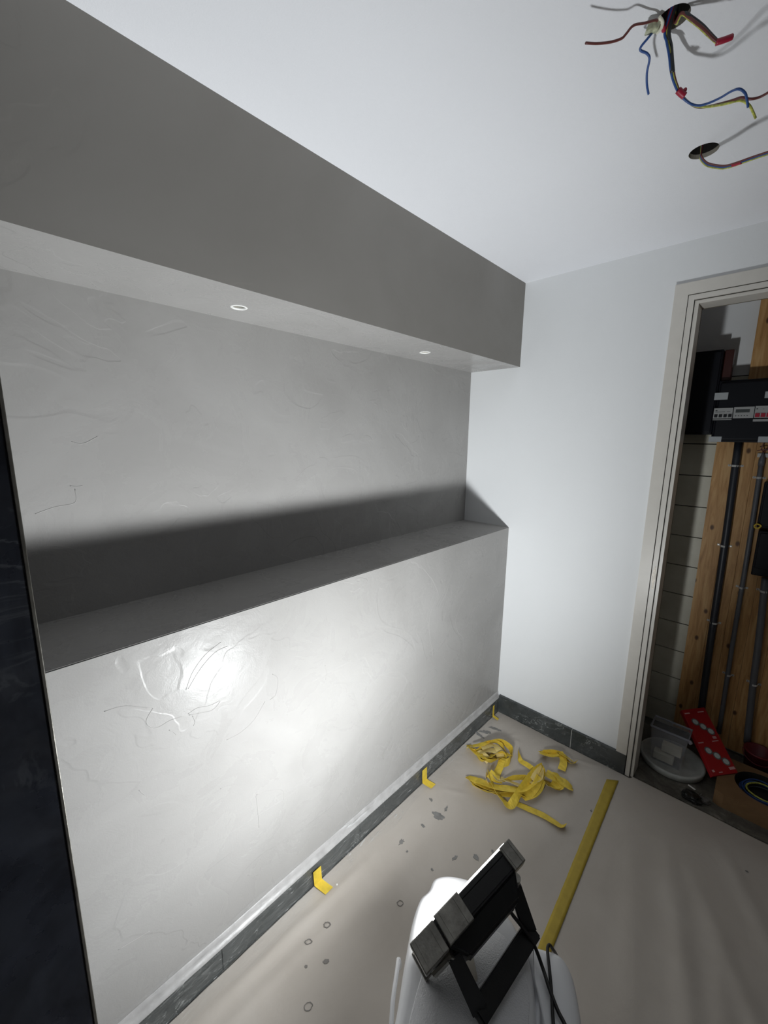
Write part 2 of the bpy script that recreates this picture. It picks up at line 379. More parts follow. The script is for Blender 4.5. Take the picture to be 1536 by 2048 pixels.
# near-left pier clad in dark marble, with bright corner profile
PX = .42; PY = CAM.y + (CAM.x-PX)*.0742
b = new(); box(b, (-.0, YF, 0), (PX-.012, PY-.014, H)); PIER = tag(obj('wall_pier', b, M_GROOVE), kind='structure', label='dark marble clad wall end at the left edge')
zz = 0
for i in range(1):
    z1 = H
    yy = PY-.004
    while yy > YF:
        y0 = max(YF, yy-.6); bb = new(); box(bb, (PX-.012, y0+.0008, zz+.0008), (PX, yy-.0008, z1-.0008)); obj('marble_panel', bb, M_DARKMARBLE, PIER); yy = y0
    bb = new(); box(bb, (.001, PY-.014, zz+.0008), (PX-.0045, PY-.002, z1-.0008)); obj('marble_panel', bb, M_DARKMARBLE, PIER)
    zz = z1
    if zz >= H: break
b = new(); box(b, (PX-.0035, PY-.0035, 0), (PX+.0012, PY+.0008, H), .0008); obj('corner_profile', b, M_METAL, PIER)

# ------------------------------------------------------------------ baseboards (marble strips)
BH, BT = .1146, .0165
def strip(name, label, mk, segs):
    root = None
    e = bpy.data.objects.new(name, None); COL.objects.link(e); tag(e, label, kind='structure')
    for s in segs:
        bb = new(); box(bb, *mk(*s), .0015); obj('marble_tile', bb, M_MARBLE, e)
    bb = new(); a, c = mk(segs[0][0], segs[-1][1]); a = list(a); c = list(c); return e
strip('baseboard_left', 'dark green-grey marble baseboard along the grey plaster wall', lambda a, c: ((0, a, 0), (BT, c, .0960)),
      [(-2.12, -1.802), (-1.8, -1.202), (-1.2, -.602), (-.6, -.0005)])
strip('baseboard_back', 'dark marble baseboard under the white wall, with one light joint', lambda a, c: ((a, -BT, 0), (c, 0, BH-.002)),
      [(BT+.001, .4575), (.460, .7265)])
b = new(); box(b, (.4573, -BT+.0005, .001), (.4602, -.001, BH-.004)); g = obj('trim_2', b, simple('pale_grout', (.42, .42, .40), .8)); tag(g, 'pale grout joint in the back baseboard', kind='structure')

# ------------------------------------------------------------------ door frame
D = bpy.data.objects.new('door_1', None); COL.objects.link(D); tag(D, 'cream painted stepped door frame of the meter cupboard', kind='structure')
def fr(name, x0, x1, z0, ztop, y0, y1, zin, bev=.0012, mat=M_FRAME):
    """upside-down U: outer x0, inner x1, outer top ztop, inner top zin"""
    mirror = lambda x: .765+1.615-x
    P = [(x0, z0), (x0, ztop), (mirror(x0), ztop), (mirror(x0), z0), (mirror(x1), z0), (mirror(x1), zin), (x1, zin), (x1, z0)]
    bb = new(); A = [bb.verts.new((x, y0, z)) for x, z in P]; B = [bb.verts.new((x, y1, z)) for x, z in P]
    bb.faces.new(A); bb.faces.new(B[::-1])
    for i in range(8): bb.faces.new((A[i], A[(i+1) % 8], B[(i+1) % 8], B[i]))
    bmesh.ops.bevel(bb, geom=[e for e in bb.edges if abs(e.verts[0].co.y-e.verts[1].co.y) < 1e-6 and e.verts[0].co.y < (y0+y1)/2], offset=bev, segments=2, affect='EDGES')
    return obj(name, bb, mat, D)
fr('architrave', .6785, .7265, .092, 2.336, -.014, -.0005, 2.288)
fr('frame_groove',   .7265, .7295, 0, 2.288, -.003, .002, 2.285, .0001, M_GROOVE)
fr('frame_rebate', .7295, .7490, 0, 2.285, -.011, .02, 2.266)
fr('frame_groove', .7490, .7522, 0, 2.266, .004, .02, 2.2628, .0001, M_GROOVE)
fr('frame_jamb', .7522, .7650, 0, 2.2628, -.002, .098, 2.250)
fr('frame_back_edge', .7540, .7655, 0, 2.262, .098, .104, 2.249, .0003, simple('raw_frame_edge', (.16, .14, .10), .8))
for (u, v) in ((1318, 1150),):
    p = at(1322, 1135, 1, -.011); q = at(1313, 1182, 1, -.011)
    bb = new(); n = 14
    A = [bb.verts.new((.7405+.0075*math.cos(t)*(1+.25*math.sin(3*t)), -.0118, (p.z+q.z)/2+(p.z-q.z)*.5*math.sin(t)*(1+.1*math.sin(5*t)))) for t in [2*math.pi*i/n for i in range(n)]]
    B = [bb.verts.new(v.co+Vector((0, .001, 0))) for v in A]; bb.faces.new(A); bb.faces.new(B[::-1])
    for i in range(n): bb.faces.new((A[i], A[(i+1) % n], B[(i+1) % n], B[i]))
    obj('chipped_patch', bb, M_CHIP, D)

# ------------------------------------------------------------------ floor protection paper
def fold(x, y):
    z = 0.0
    def ridge(px, py, qx, qy, h, w):
        dx, dy = qx-px, qy-py; L = math.hypot(dx, dy); t = max(0, min(1, ((x-px)*dx+(y-py)*dy)/(L*L)))
        d = math.hypot(x-px-dx*t, y-py-dy*t) + .25*w*noise.noise(Vector((x*9, y*9, 1))); e = math.sin(math.pi*min(1, max(0, t*.9+.05)))
        return h*e*math.exp(-(d/w)**2)
    for a in FOLDS: z += ridge(*a)
    z += .0022*noise.noise(Vector((x*3.1, y*2.3, .3)))+.0012*noise.noise(Vector((x*8, y*7, 2.1)))
    return max(z, -.001)
FOLDS = [(.95, -.25, 1.25, -1.4, .009, .035), (1.02, -.3, 1.5, -1.25, .007, .03), (1.1, -.1, 1.45, -.8, .006, .03), (.85, -.35, 1.02, -1.2, .005, .04),
         (1.25, -.15, 1.8, -.9, .008, .05), (1.15, -.55, 1.3, -1.6, .008, .03), (.08, -1.95, .10, -1.2, .006, .02), (.14, -2.0, .17, -1.35, .004, .02),
         (.12, -.32, .20, -.12, .006, .015), (.10, -.22, .25, -.17, .004, .012), (.22, -2.1, .3, -1.7, .005, .03), (.09, -.75, .22, -.68, .003, .012),
         (.7, -.95, .95, -1.9, .004, .03), (.35, -.15, .66, -.03, .004, .015)]
def paper_mesh():
    nx, ny = 190, 280; x0, x1, y0, y1 = .019, XR-.02, -3.4, .004; me = bpy.data.meshes.new('floor_paper'); V = []; Fc = []
    for j in range(ny+1):
        for i in range(nx+1):
            u = (i/nx)**1.25; x = x0+(x1-x0)*u; y = y0+(y1-y0)*(1-(1-j/ny)**1.2)
            if x < .76: yy = min(y, -BT-.002-.0035*abs(noise.noise(Vector((x*14, 0, 5)))))
            else: yy = y if j < ny else y+.004*noise.noise(Vector((x*6, 1, 0)))
            xx = x if i else x+.004*abs(noise.noise(Vector((0, y*7, 3))))
            V.append((xx, yy, .0015+fold(xx, yy)))
    V = [(a, bb_, max(.0012, c)) for a, bb_, c in V]
    for j in range(ny):
        for i in range(nx):
            a = j*(nx+1)+i; Fc.append((a, a+1, a+nx+2, a+nx+1))
    me.from_pydata(V, [], Fc); me.materials.append(M_PAPER)
    for p in me.polygons: p.use_smooth = True
    o = bpy.data.objects.new('floor_paper', me); COL.objects.link(o)
    s = o.modifiers.new('thickness', 'SOLIDIFY'); s.thickness = .001; s.offset = -1
    return tag(o, 'creased beige-grey protective paper covering the room floor', 'floor covering')
PAPER = paper_mesh()
def blob(name, px, py, rx, ry, mat, rough=.25, ang=0, parent=PAPER, hole=0):
    c = at(px, py, 2, .0); z = .0035+fold(c.x, c.y); bb = new(); n = 22
    def P(k, s):
        t = 2*math.pi*k/n; r = 1+rough*noise.noise(Vector((px*.1+2*math.cos(t), py*.1+2*math.sin(t), 0)))
        X, Y = rx*r*s*math.cos(t), ry*r*s*math.sin(t); return (c.x+X*math.cos(ang)-Y*math.sin(ang), c.y+X*math.sin(ang)+Y*math.cos(ang), z)
    A = [bb.verts.new(P(k, 1)) for k in range(n)]; B = [bb.verts.new((v.co.x, v.co.y, v.co.z-.002)) for v in A]
    if hole:
        C_ = [bb.verts.new(P(k, hole)) for k in range(n)]
        for k in range(n): bb.faces.new((A[k], A[(k+1) % n], C_[(k+1) % n], C_[k]))
    else: bb.faces.new(A)
    for k in range(n): bb.faces.new((A[k], B[k], B[(k+1) % n], A[(k+1) % n]))
    return obj(name, bb, mat, parent)
for px, py, rx, ry in ((876, 1633, .022, .016), (803, 1685, .008, .012), (910, 1717, .006, .012), (952, 1716, .012, .01), (864, 1740, .006, .004), (862, 1600, .01, .006), (892, 1618, .006, .016), (846, 1652, .01, .006), (814, 1704, .004, .004), (1182, 1622, .003, .006), (1536-43, 1744, .005, .004), (972, 1465, .03, .012), (990, 1458, .035, .01), (958, 1470, .03, .008), (985, 1704, .005, .009)):
    blob('stain', px, py, rx, ry, M_LEAD, .9, random.uniform(-.6, .6))
for px, py, rx, ry, h in ((654, 1852, .012, .009, .68), (617, 1886, .013, .008, .7), (652, 1924, .010, .006, .0), (612, 1934, .005, .004, 0), (800, 1808, .012, .01, .8), (616, 2014, .014, .01, .82)):
    blob('drop_mark', px, py, rx, ry, M_DROP, .3, .9, hole=h)
for px, py in ((987, 1430), (903, 1494), (917, 1478), (674, 1772), (935, 1462)):
    blob('crumb', px, py, .003, .003, M_DUST)

# straight floor tape
def floor_tape():
    bb = new(); L = at(1213, 1560, 2, 0), at(1237, 1563, 2, 0), at(1072, 1905, 2, 0), at(1100, 1912, 2, 0)
    L = list(L); L[2] = L[0]+(L[2]-L[0])*1.25; L[3] = L[1]+(L[3]-L[1])*1.25
    n = 60; rows = []
    for i in range(n+1):
        t = i/n; a = L[0].lerp(L[2], t); c = L[1].lerp(L[3], t); row = []
        for s in (0, .25, .5, .75, 1):
            p = a.lerp(c, s); j = .0012*noise.noise(Vector((t*40, s*3, 0))) if s in (0, 1) else 0
            row.append(bb.verts.new((p.x+j, p.y, .0038+fold(p.x, p.y))))
        rows.append(row)
    for A, B in zip(rows, rows[1:]):
        for k in range(4): bb.faces.new((A[k], A[k+1], B[k+1], B[k]))
    o = obj('floor_tape', bb, M_YELF, smooth=True)
    s = o.modifiers.new('thickness', 'SOLIDIFY'); s.thickness = .0008; s.offset = -1
    return tag(o, 'long straight yellow tape strip stuck on the floor paper', 'tape')
floor_tape()

# masking film over the left baseboard
def film_mesh():
    ny = 260; rows = []; bb = new()
    prof = [(.0035, .150), (.0040, .132), (.008, .1215), (.0215, .1185), (.0235, .10), (.0225, .070), (.0225, .035), (.026, .010), (.040, .0068), (.064, .0062)]
    for j in range(ny+1):
        y = PY+.01+(-.006-PY-.01)*j/ny; row = []
        for k, (x, z) in enumerate(prof):
            q = noise.noise(Vector((y*7, k*.6, 0))); q2 = noise.noise(Vector((y*22, k*.9, 4)))
            dx = .0035*abs(q)+.0018*abs(q2); dz = 0
            if k == 0: dz = .012*noise.noise(Vector((y*4, 0, 9)))+.004*q2
            if k >= 7: dz = .003*abs(q2)+max(0, fold(x, y))
            if k == 9: dx = .022*q
            row.append(bb.verts.new((x+dx, y, z+dz)))
        rows.append(row)
    for A, B in zip(rows, rows[1:]):
        for k in range(len(prof)-1): bb.faces.new((A[k], A[k+1], B[k+1], B[k]))
    return tag(obj('masking_film', bb, M_FILM, smooth=True), 'crinkled clear plastic film over the marble baseboard below the plaster wall', 'plastic film')
FILM = film_mesh()
bb = new(); rows = []
for j in range(241):
    y = PY+.004+(-.003-PY-.004)*j/240; q = noise.noise(Vector((y*3.1, 0, 7))); q2 = noise.noise(Vector((y*17, 2, 7)))
    rows.append([bb.verts.new((x+.0006*q2, y, z+dz)) for x, z, dz in ((.0004, .128, .004*q+.001*q2), (.0038, .127, .004*q+.001*q2), (.0046, .1085, .0015*q2), (.0105, .1005, .001*q), (.0172, .0972, .0008*q2), (.0178, .0925, .0025*q+.0015*q2))])
for A, B in zip(rows, rows[1:]):
    for k in range(5): bb.faces.new((A[k], A[k+1], B[k+1], B[k]))
obj('film_edge', bb, M_FILMEDGE, FILM, smooth=True)

def tab(pts, width, label, tw):
    bb = new(); ribbon(bb, pts, tw, width, .0008, 6)
    return tag(obj('tape_tab', bb, M_YEL, smooth=False), label, 'tape', 'yellow tape tabs on the baseboard')
def tabpath(y, top, out, dy):
    x = BT+.0105
    return [(x, y, top), (x, y+dy*.1, .045), (x+.001, y+dy*.2, .014), (x+.014, y+dy*.4, .0085+.003), (x+out, y+dy, .0085)]
t1 = at(634, 1738, 0, BT+.01); t2 = at(849, 1545, 0, BT+.01); t3 = at(987, 1418, 0, BT+.01)
for t, top, out, dy, lab in ((t1, .076, .052, .016, 'yellow tape tab on the baseboard nearest the work light, top middle of the bottom edge'), (t2, .085, .048, .012, 'yellow tape tab halfway along the baseboard, left of the crumpled tape heap'), (t3, .085, .035, 0, 'small yellow tape tab in the corner where the two baseboards meet')):
    P = tabpath(t.y, top, out, dy)
    bb = new(); w = .036 if t is not t3 else .018; A = []
    for i, p in enumerate(P):
        q = Vector(p); A.append([bb.verts.new(q+Vector((0, s*w/2, 0))+Vector((.0, .0, .0))) for s in (-1, -.3, .4, 1)])
    for R0, R1 in zip(A, A[1:]):
        for k in range(3): bb.faces.new((R0[k], R0[k+1], R1[k+1], R1[k]))
    o = obj('tape_tab', bb, M_YEL); s = o.modifiers.new('thickness', 'SOLIDIFY'); s.thickness = .0008; s.offset = 0
    tag(o, lab, 'tape', 'yellow tape tabs on the baseboard')

# ------------------------------------------------------------------ heap of pulled-off tape
def strip_px(parent, pts, width=.034, pale=False):
    """pts: (px, py, height, roll)"""
    P = [at(u, v, 2, max(h, .010)) for u, v, h, r in pts]; bb = new()
    ribbon(bb, P, [r for *_, r in pts], width*1.22, .0009, 5)
    return obj('tape_strip', bb, M_YELPALE if pale else M_YEL, parent)
K = KA = thing('crumpled_tape', 'crumpled ring of yellow tape nearest the room corner', 'tape', (.16, -.38, 0), 'pulled-off yellow masking tape on the floor')
strip_px(K, [(937,1490,.012,10),(950,1502,.02,60),(962,1496,.03,80),(985,1484,.04,60),(1010,1486,.04,75),(1022,1502,.03,100),(1018,1522,.02,80),(1002,1528,.012,40)], .030)
strip_px(K, [(950,1500,.03,80),(957,1515,.02,70),(968,1522,.015,50),(985,1510,.03,30),(1004,1506,.04,70),(1010,1518,.02,110),(1003,1526,.012,60)], .032)
strip_px(K, [(945,1492,.04,20),(966,1488,.05,10),(985,1480,.05,40),(1003,1490,.04,90),(1012,1505,.03,60)], .026)
strip_px(K, [(962,1494,.045,0),(985,1490,.05,20),(998,1500,.04,0),(1001,1515,.03,-30)], .034, True)
strip_px(K, [(958,1506,.03,30),(975,1500,.035,10),(996,1502,.04,-10)], .030, True)
strip_px(K, [(1004,1520,.03,-20),(1000,1534,.02,-10),(992,1550,.014,0)], .030)
strip_px(K, [(933,1497,.012,70),(941,1492,.02,40),(948,1500,.014,0)], .022, True)
K = KB = thing('crumpled_tape', 'largest crumpled heap of yellow tape with a long tail, middle of the floor', 'tape', (.36, -.48, 0), 'pulled-off yellow masking tape on the floor')
strip_px(K, [(935,1553,.02,20),(955,1562,.03,0),(975,1575,.03,20),(1000,1582,.03,30),(1030,1580,.03,40),(1058,1572,.03,50),(1080,1545,.05,80),(1084,1532,.06,90)], .036)
strip_px(K, [(978,1543,.06,60),(983,1562,.05,50),(995,1585,.04,40),(1008,1602,.03,30),(1020,1612,.02,0),(1035,1590,.04,-50),(1055,1560,.05,-60),(1072,1540,.06,-70),(1084,1532,.06,-80)], .030)
strip_px(K, [(944,1568,.012,60),(965,1578,.014,60),(985,1584,.012,30),(1010,1588,.02,10),(1040,1590,.02,20)], .034)
strip_px(K, [(1040,1590,.012,30),(1055,1598,.012,40),(1073,1590,.02,80),(1086,1570,.03,100),(1088,1550,.04,80),(1080,1535,.05,60)], .034)
strip_px(K, [(1005,1562,.03,60),(1025,1556,.04,80),(1050,1555,.04,80),(1062,1560,.03,60)], .030)
strip_px(K, [(1002,1556,.045,20),(1020,1563,.04,30),(1043,1572,.04,20)], .030, True)
strip_px(K, [(987,1548,.05,40),(995,1560,.05,30),(1003,1560,.045,10)], .028, True)
strip_px(K, [(975,1545,.06,80),(972,1560,.04,90),(978,1574,.02,60)], .030, True)
strip_px(K, [(1030,1606,.012,10),(1055,1617,.010,0),(1085,1630,.010,0),(1110,1645,.012,10),(1122,1652,.014,20),(1132,1648,.02,60)], .026)
strip_px(K, [(1085,1545,.05,20),(1100,1553,.04,10),(1118,1560,.03,0),(1132,1570,.02,10),(1146,1580,.012,30)], .034)
strip_px(K, [(1088,1560,.02,30),(1100,1568,.015,20),(1115,1575,.012,10),(1122,1564,.03,-20),(1110,1545,.04,-30)], .032)
strip_px(K, [(1070,1541,.03,60),(1055,1530,.02,40),(1042,1522,.014,20),(1038,1512,.02,70),(1036,1503,.014,90)], .020)
strip_px(K, [(1060,1565,.04,20),(1078,1560,.045,40),(1083,1545,.05,60)], .034, True)
K = thing('crumpled_tape', 'small bent piece of yellow tape nearest the white wall', 'tape', (.48, -.15, 0), 'pulled-off yellow masking tape on the floor')
strip_px(K, [(1081,1502,.014,20),(1092,1508,.02,10),(1106,1513,.02,30),(1120,1512,.025,60)], .032)
strip_px(K, [(1086,1503,.02,70),(1105,1503,.03,80),(1121,1505,.03,60)], .024)
strip_px(K, [(1121,1504,.035,0),(1132,1518,.02,20),(1144,1527,.014,40),(1153,1522,.014,60)], .024)
strip_px(K, [(1124,1508,.03,0),(1127,1525,.02,10),(1123,1540,.014,0)], .030)

for pts, wd, pl in ([(940,1494,.02,30),(960,1510,.035,10),(975,1514,.03,40),(992,1520,.02,60)], .036, 0), ([(972,1484,.05,50),(1000,1482,.05,70),(1022,1497,.04,95),(1024,1514,.02,90)], .034, 0), ([(965,1518,.02,60),(985,1522,.03,60),(1005,1514,.03,40),(1019,1508,.03,20)], .036, 0), ([(956,1502,.03,0),(968,1512,.025,-30),(978,1522,.015,-50)], .03, 1):
    strip_px(KA, pts, wd, bool(pl))
for pts, wd, pl in ([(937,1556,.015,50),(952,1572,.02,40),(972,1583,.03,50),(1000,1586,.03,40)], .040, 0), ([(955,1560,.035,10),(985,1572,.045,20),(1015,1577,.045,10),(1045,1578,.04,20),(1070,1565,.045,40)], .040, 0), ([(1045,1596,.02,20),(1060,1588,.03,0),(1074,1575,.04,-20),(1082,1556,.05,-30)], .042, 0), ([(1000,1570,.03,40),(1028,1584,.025,50),(1052,1594,.02,40)], .036, 0), ([(1092,1545,.03,0),(1112,1556,.03,10),(1130,1566,.025,0),(1143,1577,.015,20)], .042, 0), ([(1086,1562,.03,40),(1098,1572,.02,40),(1112,1570,.02,0),(1120,1556,.03,-30)], .040, 0), ([(1062,1556,.05,-20),(1076,1546,.055,-30),(1086,1536,.06,-40)], .040, 1), ([(978,1546,.06,-20),(990,1556,.05,-10),(1002,1560,.04,0)], .036, 0):
    strip_px(KB, pts, wd, bool(pl))
for pts, wd, pl in ([(1082,1504,.02,10),(1098,1510,.025,20),(1116,1508,.03,20)], .036, 0), ([(1122,1506,.035,20),(1134,1514,.03,30),(1147,1524,.016,30)], .030, 0):
    strip_px(K, pts, wd, bool(pl))

# ------------------------------------------------------------------ white moulded step stool carrying the lamp
ZT = .50
def closed(pts, n=5):
    P = [Vector(p) for p in pts]; N = len(P); out = []
    for i in range(N):
        a, b_, c, d = P[i-1], P[i], P[(i+1) % N], P[(i+2) % N]
        for k in range(n):
            t = k/n; out.append(.5*((2*b_)+(c-a)*t+(2*a-5*b_+4*c-d)*t*t+(3*b_-a-3*c+d)*t**3))
    return out
def shell(name, outline, levels, mat, parent, seg=5, hole=None):
    """outline xy loop; levels: (inset, z) from floor to top centre"""
    L = closed([(x, y, 0) for x, y in outline], seg); c = sum(L, Vector())/len(L); bb = new(); rings = []
    N = len(L); nor = []
    for i in range(N):
        t = (L[(i+1) % N]-L[i-1]).normalized(); nn = Vector((t.y, -t.x, 0))
        if nn.dot(L[i]-c) < 0: nn = -nn
        nor.append(nn)
    for ins, z in levels:
        ring = []
        for i in range(N):
            p = L[i]-nor[i]*ins if ins < .06 else c+(L[i]-c)*(1-ins)
            ring.append(bb.verts.new((p.x, p.y, z)))
        rings.append(ring)
    for A, B in zip(rings, rings[1:]):
        for i in range(N): bb.faces.new((A[i], A[(i+1) % N], B[(i+1) % N], B[i]))
    bb.faces.new(rings[-1])
    return obj(name, bb, mat, parent, smooth=True)
ST = thing('step_stool', 'white moulded plastic stool under the work light', 'stool', (.72, -1.60, 0))
main = [(.690,-1.760),(.655,-1.690),(.612,-1.615),(.572,-1.540),(.553,-1.487),(.556,-1.452),(.550,-1.415),(.580,-1.376),(.640,-1.345),(.72,-1.350),(.800,-1.385),(.855,-1.450),(.905,-1.560),(.93,-1.70),(.90,-1.86),(.80,-1.89)]
shell('seat_shell', main, [(-.035, .0035), (-.012, .25), (-.002, .45), (0, .472), (.004, .487), (.012, .496), (.024, .4995), (.5, .5005), (.9, .501)], M_WP, ST)
inner = [(.725,-1.760),(.690,-1.690),(.662,-1.615),(.645,-1.55),(.655,-1.49),(.70,-1.44),(.76,-1.415),(.82,-1.44),(.862,-1.50),(.885,-1.60),(.895,-1.72),(.87,-1.83),(.79,-1.86)]
shell('grained_seat_pad', inner, [(0, .4975), (.0, .5015), (.0015, .5030), (.5, .5035), (.9, .5035)], M_WPT, ST)
wing = [(.80,-1.385),(.835,-1.352),(.870,-1.338),(.900,-1.352),(.925,-1.385),(.955,-1.44),(.985,-1.52),(1.01,-1.62),(1.0,-1.75),(.93,-1.78),(.91,-1.66),(.89,-1.56),(.852,-1.455)]
shell('side_wing', wing, [(-.02, .0035), (-.008, .25), (0, .455), (.003, .472), (.010, .484), (.02, .488), (.4, .489), (.8, .489)], M_WP, ST)
bb = new(); ctr = at(938, 1915, 2, .5042); dirv = (at(945, 1950, 2, .5)-at(932, 1880, 2, .5)).normalized(); sd = Vector((-dirv.y, dirv.x, 0))
N = 24; A = []
for k in range(N):
    t = 2*math.pi*k/N; e = dirv*(.034 if math.cos(t) > 0 else -.034)+dirv*.011*math.cos(t)+sd*.011*math.sin(t); A.append(ctr+e)
a1 = [bb.verts.new(p) for p in A]; a2 = [bb.verts.new(p+Vector((0, 0, -.004))) for p in A]
bb.faces.new(a1)
for k in range(N): bb.faces.new((a1[k], a2[k], a2[(k+1) % N], a1[(k+1) % N]))
obj('handle_slot', bb, simple('slot_beige', (.62, .58, .50), .5), ST)
b = new(); tube(b, [at(782, 2060, 2, .44), at(786, 2000, 2, .44), at(793, 1950, 2, .43), at(797, 1918, 2, .42)], .005, 8)
tube(b, [at(797, 1918, 2, .42), at(799, 1925, 2, .40), at(799, 1935, 2, .2)], .005, 8)
obj('side_rail', b, M_WP, ST)

# ------------------------------------------------------------------ the work light
WL = thing('work_light', 'black floodlight with grey metal corners, switched on, on the white stool', 'lamp', (LAMP_C.x, LAMP_C.y, .504))
W, Hh, N_ = LAMP_W, LAMP_H, LAMP_N
def lp(u, v, n): return LAMP_C+W*u+Hh*v+N_*n
b = new(); # tapered body: front frame, narrower finned back
def frustum(bm, u0, v0, n0, u1, v1, n1, bev=0):
    A = [bm.verts.new(lp(u, v, n0)) for u, v in ((-u0,-v0),(u0,-v0),(u0,v0),(-u0,v0))]; B = [bm.verts.new(lp(u, v, n1)) for u, v in ((-u1,-v1),(u1,-v1),(u1,v1),(-u1,v1))]
    fs = [bm.faces.new(A), bm.faces.new(B)]+[bm.faces.new((A[i], A[(i+1) % 4], B[(i+1) % 4], B[i])) for i in range(4)]
    if bev: bmesh.ops.bevel(bm, geom=list({e for f in fs for e in f.edges}), offset=bev, segments=2, affect='EDGES')
hw, hh = LW/2, LH/2
frustum(b, hw*.97, hh*.97, -.042, hw*.99, hh*.99, -.006, .004); obj('housing', b, M_BLACK, WL)
b = new()
A = [b.verts.new(lp(u, v, -.041)) for u, v in ((-hw*.62, -hh*.45), (hw*.86, -hh*.45), (hw*.86, hh*.93), (-hw*.62, hh*.93))]
B = [b.verts.new(lp(u, v, -.082)) for u, v in ((-hw*.40, -hh*.35), (hw*.66, -hh*.35), (hw*.66, hh*.72), (-hw*.40, hh*.72))]
fs = [b.faces.new(A), b.faces.new(B)]+[b.faces.new((A[i], A[(i+1) % 4], B[(i+1) % 4], B[i])) for i in range(4)]
bmesh.ops.bevel(b, geom=list({e for f in fs for e in f.edges}), offset=.006, segments=3, affect='EDGES')
obj('driver_housing', b, M_BLACK, WL)
b = new()   # front rim: four bars round the glass
for s in (-1, 1):
    fbox(b, lp(-hw, s*hh-(.012 if s > 0 else 0), -.010), W*LW, Hh*.012, N_*.012, .002)
    fbox(b, lp(s*hw-(.014 if s > 0 else 0), -hh+.012, -.010), W*.014, Hh*(LH-.024), N_*.012, .002)
obj('front_frame', b, M_BLACK, WL)
b = new(); fbox(b, lp(-hw+.014, -hh+.012, -.006), W*(LW-.028), Hh*(LH-.024), N_*.006); fbox(b, lp(-hw+.006, -hh+.006, .0025), W*(LW-.012), Hh*(LH-.012), N_*.0035, .001); obj('glass', b, M_GLOW, WL)
def clip(u0, u1, v0, v1, d0, d1):
    bb = new(); fbox(bb, lp(u0, v0, d0), W*(u1-u0), Hh*(v1-v0), N_*(d1-d0), .002)
    for f in (.2, .8): fbox(bb, lp(u0+(u1-u0)*f-.0015, v0-.0006, d0+.002), W*.003, Hh*(v1-v0+.0024), N_*(d1-d0-.004))
    return obj('corner_guard', bb, M_METAL, WL)
clip(hw-.026, hw+.008, hh-.035, hh+.006, -.046, .004)
clip(-hw-.006, -hw+.056, hh-.035, hh+.003, -.050, .004)
clip(-hw+.060, -hw+.128, hh-.02, hh+.008, -.048, .006)
clip(hw-.026, hw+.008, -hh-.004, -hh+.035, -.046, .004)
clip(-hw-.006, -hw+.056, -hh+.002, -hh+.035, -.046, .004)
# bracket: U frame from the ends of the housing to the seat behind
b = new()
pA0, pB0 = lp(hw+.004, hh*.25, -.03), lp(-hw*.72, hh*.35, -.068)
pA1 = at(1060, 1866, 2, .530); pB1 = at(960, 2022, 2, .524)
pA0 = at(1028, 1770, 2, .64); pB0 = at(905, 1905, 2, .645)
def bar(bm, p, q, w0, w1, t):
    d = (q-p).normalized(); s = d.cross(Vector((-.4, .6, -1)).normalized()).normalized(); n = s.cross(d)
    A = [bm.verts.new(p+s*w0/2*a+n*t/2*c) for a, c in ((-1,-1),(1,-1),(1,1),(-1,1))]; B = [bm.verts.new(q+s*w1/2*a+n*t/2*c) for a, c in ((-1,-1),(1,-1),(1,1),(-1,1))]
    fs = [bm.faces.new(A), bm.faces.new(B)]+[bm.faces.new((A[i], A[(i+1) % 4], B[(i+1) % 4], B[i])) for i in range(4)]
    bmesh.ops.bevel(bm, geom=list({e for f in fs for e in f.edges}), offset=.003, segments=2, affect='EDGES')
bar(b, pA0, pA1, .032, .034, .014); obj('bracket_arm', b, M_BLACK, WL)
b = new(); bar(b, pB0, pB1, .030, .036, .014); obj('bracket_arm', b, M_BLACK, WL)
b = new(); ex = (pA1-pB1).normalized()*.012; bar(b, pB1-ex, pA1+ex, .040, .040, .022); obj('bracket_foot', b, M_BLACK, WL)
for s, p in ((1, pA0), (-1, pB0)):
    b = new(); q = lp(s*hw*.9, hh*.2, -.05); tube(b, [p, p.lerp(q, .5), q], .010, 10, 0); obj('pivot_bolt', b, M_METAL, WL)
CB = new()
tube(CB, [lp(hw*.55, hh*.2, -.080), at(1022, 1825, 2, .60), at(1045, 1855, 2, .56), at(1068, 1890, 2, .53), at(1085, 1935, 2, .505), at(1098, 1975, 2, .505), at(1115, 2020, 2, .500), at(1130, 2050, 2, .498), at(1150, 2100, 2, .49)], .0042, 8)
tube(CB, [at(1112, 2100, 2, .498), at(1106, 2040, 2, .500), at(1103, 1985, 2, .502), at(1099, 1940, 2, .502), at(1095, 1900, 2, .502), at(1099, 1890, 2, .50), at(1106, 1899, 2, .475), at(1111, 1906, 2, .40), at(1116, 1915, 2, .2)], .0036, 8)
tag(obj('power_cable', CB, M_RUB, smooth=True), 'thin black cable running from the work light over the white stool', 'cable')
beam.parent = WL; beam.matrix_parent_inverse = WL.matrix_world.inverted()

